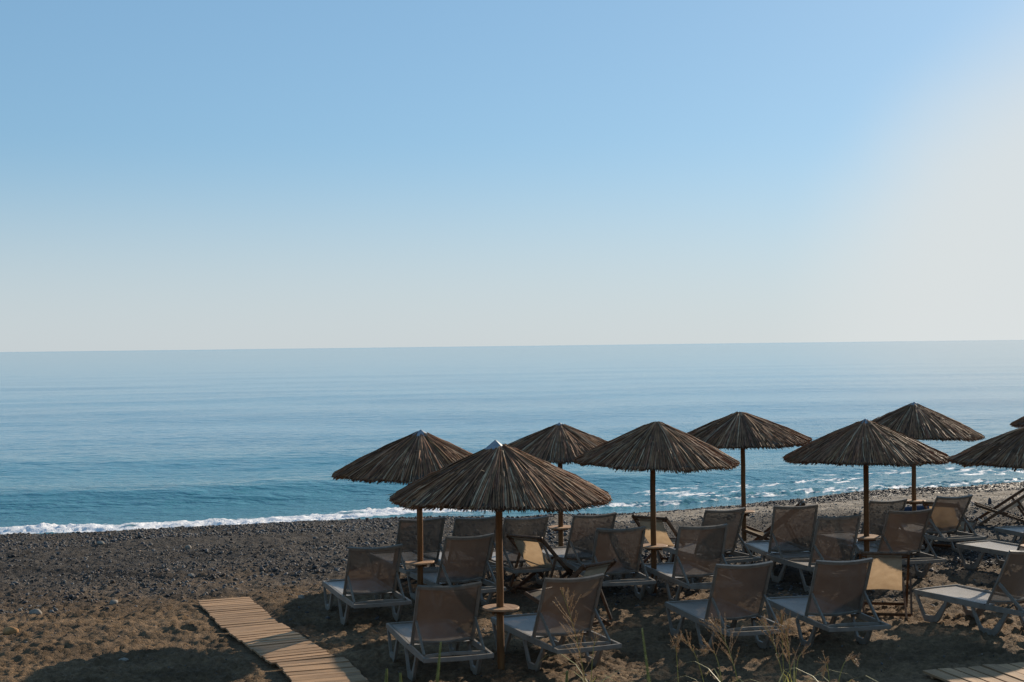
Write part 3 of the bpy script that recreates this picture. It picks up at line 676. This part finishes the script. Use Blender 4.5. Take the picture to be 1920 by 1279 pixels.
LG = [ # x, y, heading (deg left of straight out), back angle, label
 (-.86, 15.60, 16.2, 61.4, 'sun lounger in the lower left front, between boardwalk and pole of largest umbrella'),
 (.42, 15.91, 21.4, 61.5, 'front lounger just right of the nearest pole, tall seed head before its backrest'),
 (2.47, 16.82, 14.6, 62.5, 'front lounger in the middle standing alone with bare sand left of it'),
 (3.70, 17.04, 11.1, 62.9, 'front lounger directly left of the straight-on canvas deck chair'),
 (5.89, 17.54, 26.7, 62.0, 'front lounger at the right edge, long sunlit seat pointing left'),
 (-1.98, 18.80, 19.0, 58.7, 'leftmost lounger of all, on the shaded sand beside the boardwalk end'),
 (-.84, 19.69, 22.6, 60.2, 'lounger between the left umbrella pole and the nearest pole, second row'),
 (1.33, 20.05, 12.2, 60.0, 'second row lounger just left of the centre umbrella pole'),
 (2.43, 19.74, 13.7, 69.0, 'second row lounger just right of the centre umbrella pole, overlapping one behind'),
 (4.45, 20.65, 18.0, 70.0, 'second row lounger left of the pole above the straight-on deck chair, blue-shaded seat'),
 (5.72, 21.64, 12.5, 61.9, 'second row lounger right of that same pole, directly behind the straight-on deck chair'),
 (7.73, 21.72, 26.2, 64.0, 'second row lounger at the right edge, only seat and part of backrest in view'),
 (-1.56, 21.36, 21.3, 62.8, 'back row lounger whose backrest stands behind the leftmost umbrella pole'),
 (-.77, 21.47, 22.9, 62.7, 'back row lounger seen between the leftmost pole and the nearest pole, mostly hidden'),
 (-.04, 21.37, 22.3, 62.8, 'back row lounger behind the deck chair with glowing canvas, left of centre'),
 (.97, 21.51, 21.7, 63.0, 'back row lounger immediately right of the pole whose umbrella has the tiny cap'),
 (2.96, 21.99, 22.7, 63.2, 'back row lounger behind two others, its backrest under the umbrella nearest the surf'),
 (4.17, 21.97, 9.2, 69.5, 'back row lounger right of the pole nearest the surf, reclined deck chair behind it'),
 (5.71, 23.03, 20.7, 63.5, 'back row lounger between two poles at right with dark blue heap behind its corner'),
 (7.02, 24.01, 19.1, 56.0, 'back row lounger right of the dark blue heap, canvas deck chair behind it'),
 (8.86, 23.52, 17.2, 64.0, 'far right lounger of which only the foot end shows at the edge')]
protos = {}
for i, (x, y, th, ba, lab) in enumerate(LG):
    rr_ = random.Random(i * 7 + 3); o = make_lounger(R(ba + rr_.uniform(-.7, .7)), rr_.uniform(.014, .036), rr_.uniform(.04, .062))
    o.location = (x, y, float(np.mean(ground_z([x - .3, x + .3, x, x], [y, y, y - .8, y + .8]))) + .028); o.rotation_euler = (0, 0, R(th)); o['label'] = lab

# ------------------------------------------------------------------ wooden deck chairs
def make_deckchair(alpha):
    """origin at the back feet line; front towards +y. alpha = slope of the long back frame"""
    root = bpy.data.objects.new('deck_chair', None); C.objects.link(root); root.empty_display_size = .2
    root['category'] = 'deck chair'; root['group'] = 'wooden deck chairs with canvas slings'
    LA = 1.27; wa, wb = .30, .265; ca, sa = math.cos(alpha), math.sin(alpha)
    yt = 0.0; zt = LA * sa; yf = LA * ca          # long frame: top at y=0, foot at y=LA*cos
    A = lambda t, x: Vector((x, yf - t * LA * ca, t * LA * sa))
    # short frame crosses the long one at a pivot and carries the front bar
    rear = Vector((0, .05, .0)); fr = Vector((0, yf + .06, .37)); d = fr - rear
    tt_ = LA * sa / yf; yp = (LA * sa + .37 * .05 / d.y) / (tt_ + .37 / d.y); piv = Vector((0, yp, LA * sa - tt_ * yp))
    up = (0, -sa, ca)
    for s in (-1, 1):
        g = G(); g.path_rect([A(-.01, s * wa), A(.5, s * wa), A(1.02, s * wa)], .03, .054, (0, sa, ca)); g.done('back_rail', M_chairwood, root, bev=.004)
        r_ = Vector((s * wb, *rear.yz)); f_ = Vector((s * wb, *fr.yz)); g = G(); g.path_rect([r_, (r_ + f_) / 2, f_], .028, .052, (0, -d.z, d.y)); g.done('seat_rail', M_chairwood, root, bev=.004)
        p0 = A(.66, s * (wa + .030)); p1 = Vector((s * (wa + .030), rear.y + .04, .06)); g = G(); g.path_rect([p0, (p0 + p1) / 2, p1], .026, .044, (0, 1, 0)); g.done('strut', M_chairwood, root, bev=.004)
        pv = Vector((0, *piv.yz)); g = G(); g.tube([pv + Vector((s * (wb - .02), 0, 0)), pv + Vector((s * (wa + .02), 0, 0))], .006, 8); g.done('pivot_bolt', M_metal, root)
    g = G(); t0 = A(1.0, 0); g.tube([(-wa - .02, t0.y, t0.z), (0, t0.y, t0.z), (wa + .02, t0.y, t0.z)], .021, 10); g.done('top_bar', M_chairwood, root, smooth=True)
    g = G(); t0 = A(.945, 0); g.path_rect([(-wa, t0.y, t0.z), (wa, t0.y, t0.z)], .02, .035, up); g.done('cross_bar', M_chairwood, root, bev=.003)
    g = G(); t0 = A(.06, 0); g.path_rect([(-wa, t0.y, t0.z), (wa, t0.y, t0.z)], .022, .04, up); g.done('cross_bar', M_chairwood, root, bev=.003)
    g = G(); g.tube([(-wb - .01, fr.y, fr.z), (wb + .01, fr.y, fr.z)], .019, 10); g.done('front_bar', M_chairwood, root, smooth=True)
    g = G(); rb = rear + d.normalized() * .12; g.path_rect([(-wa - .03, rb.y, rb.z), (wa + .03, rb.y, rb.z)], .022, .04, (0, -d.z, d.y)); g.done('cross_bar', M_chairwood, root, bev=.003)
    # canvas sling: hangs from the top bar to the front bar in a slack curve
    a = A(.985, 0); b = fr
    def sl(u, v):
        p = a.lerp(b, v); hang = .27 * (4 * v * (1 - v)) ** .9 * (1 + .5 * (v - .5)); nrm = Vector((0, -(b - a).z, (b - a).y)).normalized()
        q_ = p - nrm * hang * (-1 if nrm.z < 0 else 1); return ((u - .5) * 2 * .215 * (1.0 + .12 * v), q_.y, q_.z + .012 * math.sin(math.pi * u))
    g = G(); g.grid(sl, 8, 26); g.done('canvas_sling', M_canvas, root, smooth=True)
    g = G(); hem = a + (b - a).normalized() * .02; g.box((0, a.y + .004, a.z + .002), (.46, .05, .05)); g.done('sling_hem', M_canvas, root, bev=.012)
    return root
DC = [ # top-bar centre x, y, heading (deg right of straight out), slope, label
 (.14, 20.35, 38, 40, 'wooden deck chair with glowing tan canvas, left of the pole under the tiny-capped umbrella'),
 (1.06, 17.86, -46, 40, 'dark wooden deck chair facing left, mostly hidden behind front lounger beside the nearest pole'),
 (2.14, 22.5, 36, 41, 'deck chair with tan canvas standing behind the centre umbrella pole'),
 (4.95, 24.3, -78, 40, 'deck chair reclined to the left, canvas low, behind back row lounger near the surf pole'),
 (4.73, 18.2, 13, 42, 'deck chair seen squarely from behind, tan canvas and dark frame, right of front lounger'),
 (7.27, 24.25, 36, 38, 'deck chair half hidden behind the lounger right of the dark blue heap'),
 (10.05, 27.5, -80, 34, 'deck chair in side view at the far right edge, facing left by the shingle')]
dprot = {}
for (x, y, hd, sl_, lab) in DC:
    if sl_ not in dprot: dprot[sl_] = o = make_deckchair(R(sl_))
    else: o = dup(dprot[sl_])
    a = R(-hd); o.location = (x, y, float(ground_z(x + .45 * math.sin(-a), y + .45 * math.cos(a))) + .015)
    o.rotation_euler = (0, 0, a); o['label'] = lab

# ------------------------------------------------------------------ stones and the dark heap
def blob(name, size, m, label, cat, loc, seed, group=None, sub=3, rough=.35, rz=0):
    bm = bmesh.new(); bmesh.ops.create_icosphere(bm, subdivisions=sub, radius=1); r = np.random.default_rng(seed)
    k = r.normal(0, 1, (7, 3)) * 2.2; ph = r.random(7) * 6.28
    for v in bm.verts:
        s_ = sum(math.sin(float(np.dot(k[i], v.co)) + ph[i]) for i in range(7)) / 7
        f = 1 + rough * s_; v.co = Vector((v.co.x * f * size[0], v.co.y * f * size[1], v.co.z * f * size[2]))
    me = bpy.data.meshes.new(name); bm.to_mesh(me); bm.free()
    for p in me.polygons: p.use_smooth = True
    o = link(name, me, m); o.location = (loc[0], loc[1], float(ground_z(loc[0], loc[1])) + size[2] * .45); o.rotation_euler = (0, 0, rz); tag(o, label, cat, group); return o
def at(px, py, z=0):    # pixel of the 1920-wide photograph to a point on the beach at height z
    Y = 2667 * (CAM_H - z) / (py - (659 - .012 * px)); return ((px - 960) / 2667 * Y, Y)
ST = [(60, 1152, .13, .08, 'rounded pale stone on the open gravel at far left', M_stone), (207, 1128, .12, .07, 'flat pale stone resting in a scoop of sand, upper left', M_stone),
      (32, 1146, .06, .04, 'small pale stone just left of the rounded one', M_stone), (14, 1186, .16, .09, 'orange-brown angular stone at the left edge of the sand', M_stone_o),
      (224, 1236, .11, .03, 'flat dark stone at the top edge of the lower left shadow', M_stone), (560, 1124, .10, .06, 'pale stone at the edge of shade right of the walkway start', M_stone),
      (185, 1013, .13, .06, 'pale stone near the surf on the left gravel ridge', M_stone), (348, 1028, .10, .07, 'dark grey stone on the gravel slope under the surf', M_stone),
      (354, 1079, .11, .04, 'flat light stone on the gravel above the walkway end', M_stone), (641, 1052, .09, .05, 'pale stone on the gravel left of the leftmost lounger', M_stone)]
for i, (px, py, s_, h_, lab, m_) in enumerate(ST):
    x, y = at(px, py); blob('stone', (s_ * .62, s_ * .5, h_ * .7), m_, lab, 'stone', (x, y), 50 + i, sub=2, rough=.45, rz=i)
x, y = at(1852, 944); blob('upright_stone', (.045, .045, .11), M_stone_d, 'small dark upright stone on pale sand near the far right deck chair', 'stone', (x, y), 71)
hx, hy = at(1722, 968)
blob('cloth_heap', (.36, .22, .25), M_cloth, 'crumpled heap of dark blue cloth behind the white-capped umbrella pole', 'cloth heap', (8.02, 28.0), 72, rough=.75, sub=4)
blob('cloth_heap', (.24, .18, .19), M_cloth, 'smaller dark blue bundle at the right end of the crumpled heap', 'cloth heap', (8.36, 27.6), 73, rough=.7, sub=4)

# ------------------------------------------------------------------ grasses on the bank in front
def at_d(px, py, Y): return Vector(((px - 960) / 2667 * Y, Y, CAM_H - (py - (659 - .012 * px)) / 2667 * Y))
def seed_grass(label, tip, low, Y, seed, dens=1.0, plen=.42, spread=.085):
    r = random.Random(seed); a = at_d(*low, Y); b = at_d(*tip, Y + r.uniform(-.1, .1))
    gx, gy = a.x + (a.x - b.x) * .6, Y - .05; gz = float(ground_z(gx, gy))
    root = thing('seed_grass', label, 'grass plant', (gx, gy, gz), 0, 'tall seed grasses on the near bank')
    P0 = Vector((0, 0, -.02)); PA = a - Vector((gx, gy, gz)); PB = b - Vector((gx, gy, gz))
    def stem(t):   # quadratic through the three points
        t2 = t; c = PA * 2 - (P0 + PB) * .5; return P0 * (1 - t2) ** 2 + c * 2 * t2 * (1 - t2) + PB * t2 ** 2
    g = G(); g.tube([stem(k / 14) for k in range(15)], [.0032 * (1 - .6 * k / 14) for k in range(15)], 5); g.done('stem', M_stem, root)
    # panicle: many thin branches carrying spikelets
    g = G(); total = (stem(1) - stem(.5)).length + (stem(.5) - P0).length; t0 = max(.3, 1 - plen * 1.25 / total); nb = int(22 * dens)
    for i in range(nb):
        f = (i + r.random()) / nb; t = t0 + (1 - t0) * f; p = stem(min(t, .999)); ax = (stem(min(t + .01, 1)) - stem(t)).normalized()
        L = spread * 1.15 * (.25 + math.sin(math.pi * min(1, f * .8 + .12))) * (1 - f) ** .3 * r.uniform(.4, 1.25) + .012; az = r.uniform(0, 6.28); out = Vector((math.cos(az), math.sin(az) * .9, 0)); dr = (ax * r.uniform(.8, 1.6) + out * r.uniform(.4, 1.0)).normalized()
        e = p + dr * L; mid = p + dr * L * .5 + Vector((0, 0, -.004)); g.tube([p, mid, e], [.0013, .001, .0007], 3, False)
        for k in range(int(3 + L * 75)):
            q_ = p.lerp(e, r.uniform(.25, 1)) + Vector((r.uniform(-1, 1), r.uniform(-1, 1), r.uniform(-1, 1))) * .004; dd = (dr + Vector((r.uniform(-.5, .5), r.uniform(-.5, .5), r.uniform(-.2, .6)))).normalized() * r.uniform(.006, .012)
            g.tube([q_, q_ + dd * .5, q_ + dd], [.0004, .0017, .0003], 3, False)
    g.done('seed_head', M_panicle, root)
    for k in range(9):
        g = G(); az = r.uniform(0, 6.28); Ll = r.uniform(.3, .75); base = stem(r.uniform(.02, .5)); w_ = r.uniform(.003, .005)
        pts = [base + Vector((math.cos(az), math.sin(az), 0)) * Ll * .6 * t + Vector((0, 0, Ll * (t * .8 - t * t * .75))) for t in (0, .25, .5, .75, 1)]
        sd_ = Vector((-math.sin(az), math.cos(az), 0)); bm = g.bm; vs = [[bm.verts.new(p + sd_ * w_ * s * (1 - j / 4.3)) for s in (-1, 1)] for j, p in enumerate(pts)]
        for c_, d_ in zip(vs, vs[1:]): bm.faces.new((c_[0], c_[1], d_[1], d_[0]))
        g.done('leaf', M_stem, root)
for a_ in [
 ('tallest seed grass, reddish plume in front of the lounger right of nearest pole', (1046, 1104), (1090, 1279), 7.3, 1, 1.8, .52, .11),
 ('seed grass with plume overlapping the left legs of the middle front lounger', (1327, 1166), (1376, 1279), 7.4, 2, 1.5, .36, .10),
 ('slim seed grass leaning left, second from left among the middle plumes', (1267, 1198), (1312, 1279), 7.5, 3, 1.0, .24, .06),
 ('upright seed grass, leftmost of the middle plumes', (1258, 1212), (1264, 1279), 7.2, 4, 1.0, .22, .045),
 ('low seed grass below the left rail foot of the middle front lounger', (1318, 1222), (1346, 1279), 7.1, 5, .9, .2, .06),
 ('seed grass with dark leaning plume, left one of the pair before the middle lounger rear', (1420, 1162), (1462, 1279), 7.4, 6, 1.3, .34, .075),
 ('seed grass with widest pale branches, right one of that pair', (1466, 1180), (1475, 1279), 7.2, 7, 1.5, .34, .13),
 ('short dark seed grass tip between the two front middle loungers', (1458, 1148), (1462, 1279), 8.2, 8, .8, .2, .05),
 ('small seed tuft at the bottom edge left of the reddish lone plume', (1539, 1252), (1548, 1292), 7.0, 9, .8, .14, .05),
 ('lone reddish plume leaning right at the bottom edge', (1596, 1240), (1562, 1290), 7.0, 10, .8, .2, .05),
 ('thin bare seed grass behind the widest plume, leaning right', (1499, 1226), (1482, 1290), 7.3, 11, .35, .2, .05),
 ('thin dry stalk right of the tallest plume near lounger rear leg', (1112, 1195), (1100, 1285), 7.5, 12, .3, .16, .04)]:
    seed_grass(*a_)
def green_spike(label, tip, low, Y, seed, rad=.0065):
    r = random.Random(seed); a = at_d(*low, Y); b = at_d(*tip, Y); gx, gy = a.x + (a.x - b.x) * .5, Y; gz = float(ground_z(gx, gy))
    root = thing('green_spike_plant', label, 'grass plant', (gx, gy, gz), 0, 'green flowering spikes at the bottom edge'); o = Vector((gx, gy, gz))
    pts = [Vector((0, 0, -.02)), (a - o) * .5, a - o, (a - o).lerp(b - o, .5), b - o]; g = G(); g.tube(pts, [.004, .004, .0035, .003, .001], 6); g.done('stem', M_green, root)
    g = G(); n = 150
    for i in range(n):
        f = i / n; p = (a - o).lerp(b - o, f * 1.0) - (a - o) * 0; az = i * 2.4; rr_ = rad * (1.1 - f) + .0015; v = Vector((math.cos(az), math.sin(az), .9)).normalized(); g.tube([p + v * rr_ * .3, p + v * rr_, p + v * (rr_ + .006)], [.0008, .0022, .0004], 4, False)
    g.done('flower_spike', M_green, root); return root
green_spike('green spike standing alone left of the middle front lounger', (1197, 1177), (1209, 1279), 7.3, 1)
green_spike('green spike in front of the lower left front lounger rear bar', (820, 1203), (812, 1279), 7.3, 2)
green_spike('tiny green spike tip beneath the left front lounger, left of its twin', (718, 1254), (716, 1284), 7.2, 3)
green_spike('tiny green spike tip beneath the left front lounger, right of its twin', (743, 1262), (744, 1286), 7.2, 4)
green_spike('small green spike tip at the bottom edge under the tallest plume', (1056, 1258), (1054, 1286), 7.2, 5, .004)
def leafy(label, px, py, Y, seed, n=60):
    r = random.Random(seed); c = at_d(px, py + 30, Y); gz = float(ground_z(c.x, c.y))
    root = thing('leafy_shrub', label, 'shrub', (c.x, c.y, gz), 0, 'fleshy green shrubs at the bottom edge'); H_ = c.z - gz
    for s in range(5):
        az = r.uniform(0, 6.28); top = Vector((math.cos(az) * .05, math.sin(az) * .05, H_ + r.uniform(-.02, .075)))
        g = G(); g.tube([(0, 0, -.02), top * .5 + Vector((0, 0, .02)), top], [.006, .005, .003], 6); g.done('stem', M_green, root)
        for k in range(n // 5):
            f = k / (n / 5); p = top * (1 - .25 * f) ; a2 = r.uniform(0, 6.28); d = Vector((math.cos(a2), math.sin(a2), r.uniform(.3, 1.3))).normalized(); L = r.uniform(.022, .036); sd_ = d.cross(Vector((0, 0, 1))).normalized() * L * .34
            g = G(); bm = g.bm; up = sd_.cross(d).normalized() * .003; vs = [bm.verts.new(p), bm.verts.new(p + d * L * .5 + sd_), bm.verts.new(p + d * L), bm.verts.new(p + d * L * .5 - sd_), bm.verts.new(p + d * L * .5 + up), bm.verts.new(p + d * L * .5 - up)]
            for i_, j_ in ((0, 1), (1, 2), (2, 3), (3, 0)): bm.faces.new((vs[i_], vs[j_], vs[4])); bm.faces.new((vs[j_], vs[i_], vs[5]))
            g.done('leaf', M_bushleaf, root)
leafy('low fleshy green shrub tip before the plank walkway, left of its neighbour', 1828, 1282, 7.0, 1)
leafy('low fleshy green shrub tip in the lower right corner', 1902, 1278, 7.0, 2)
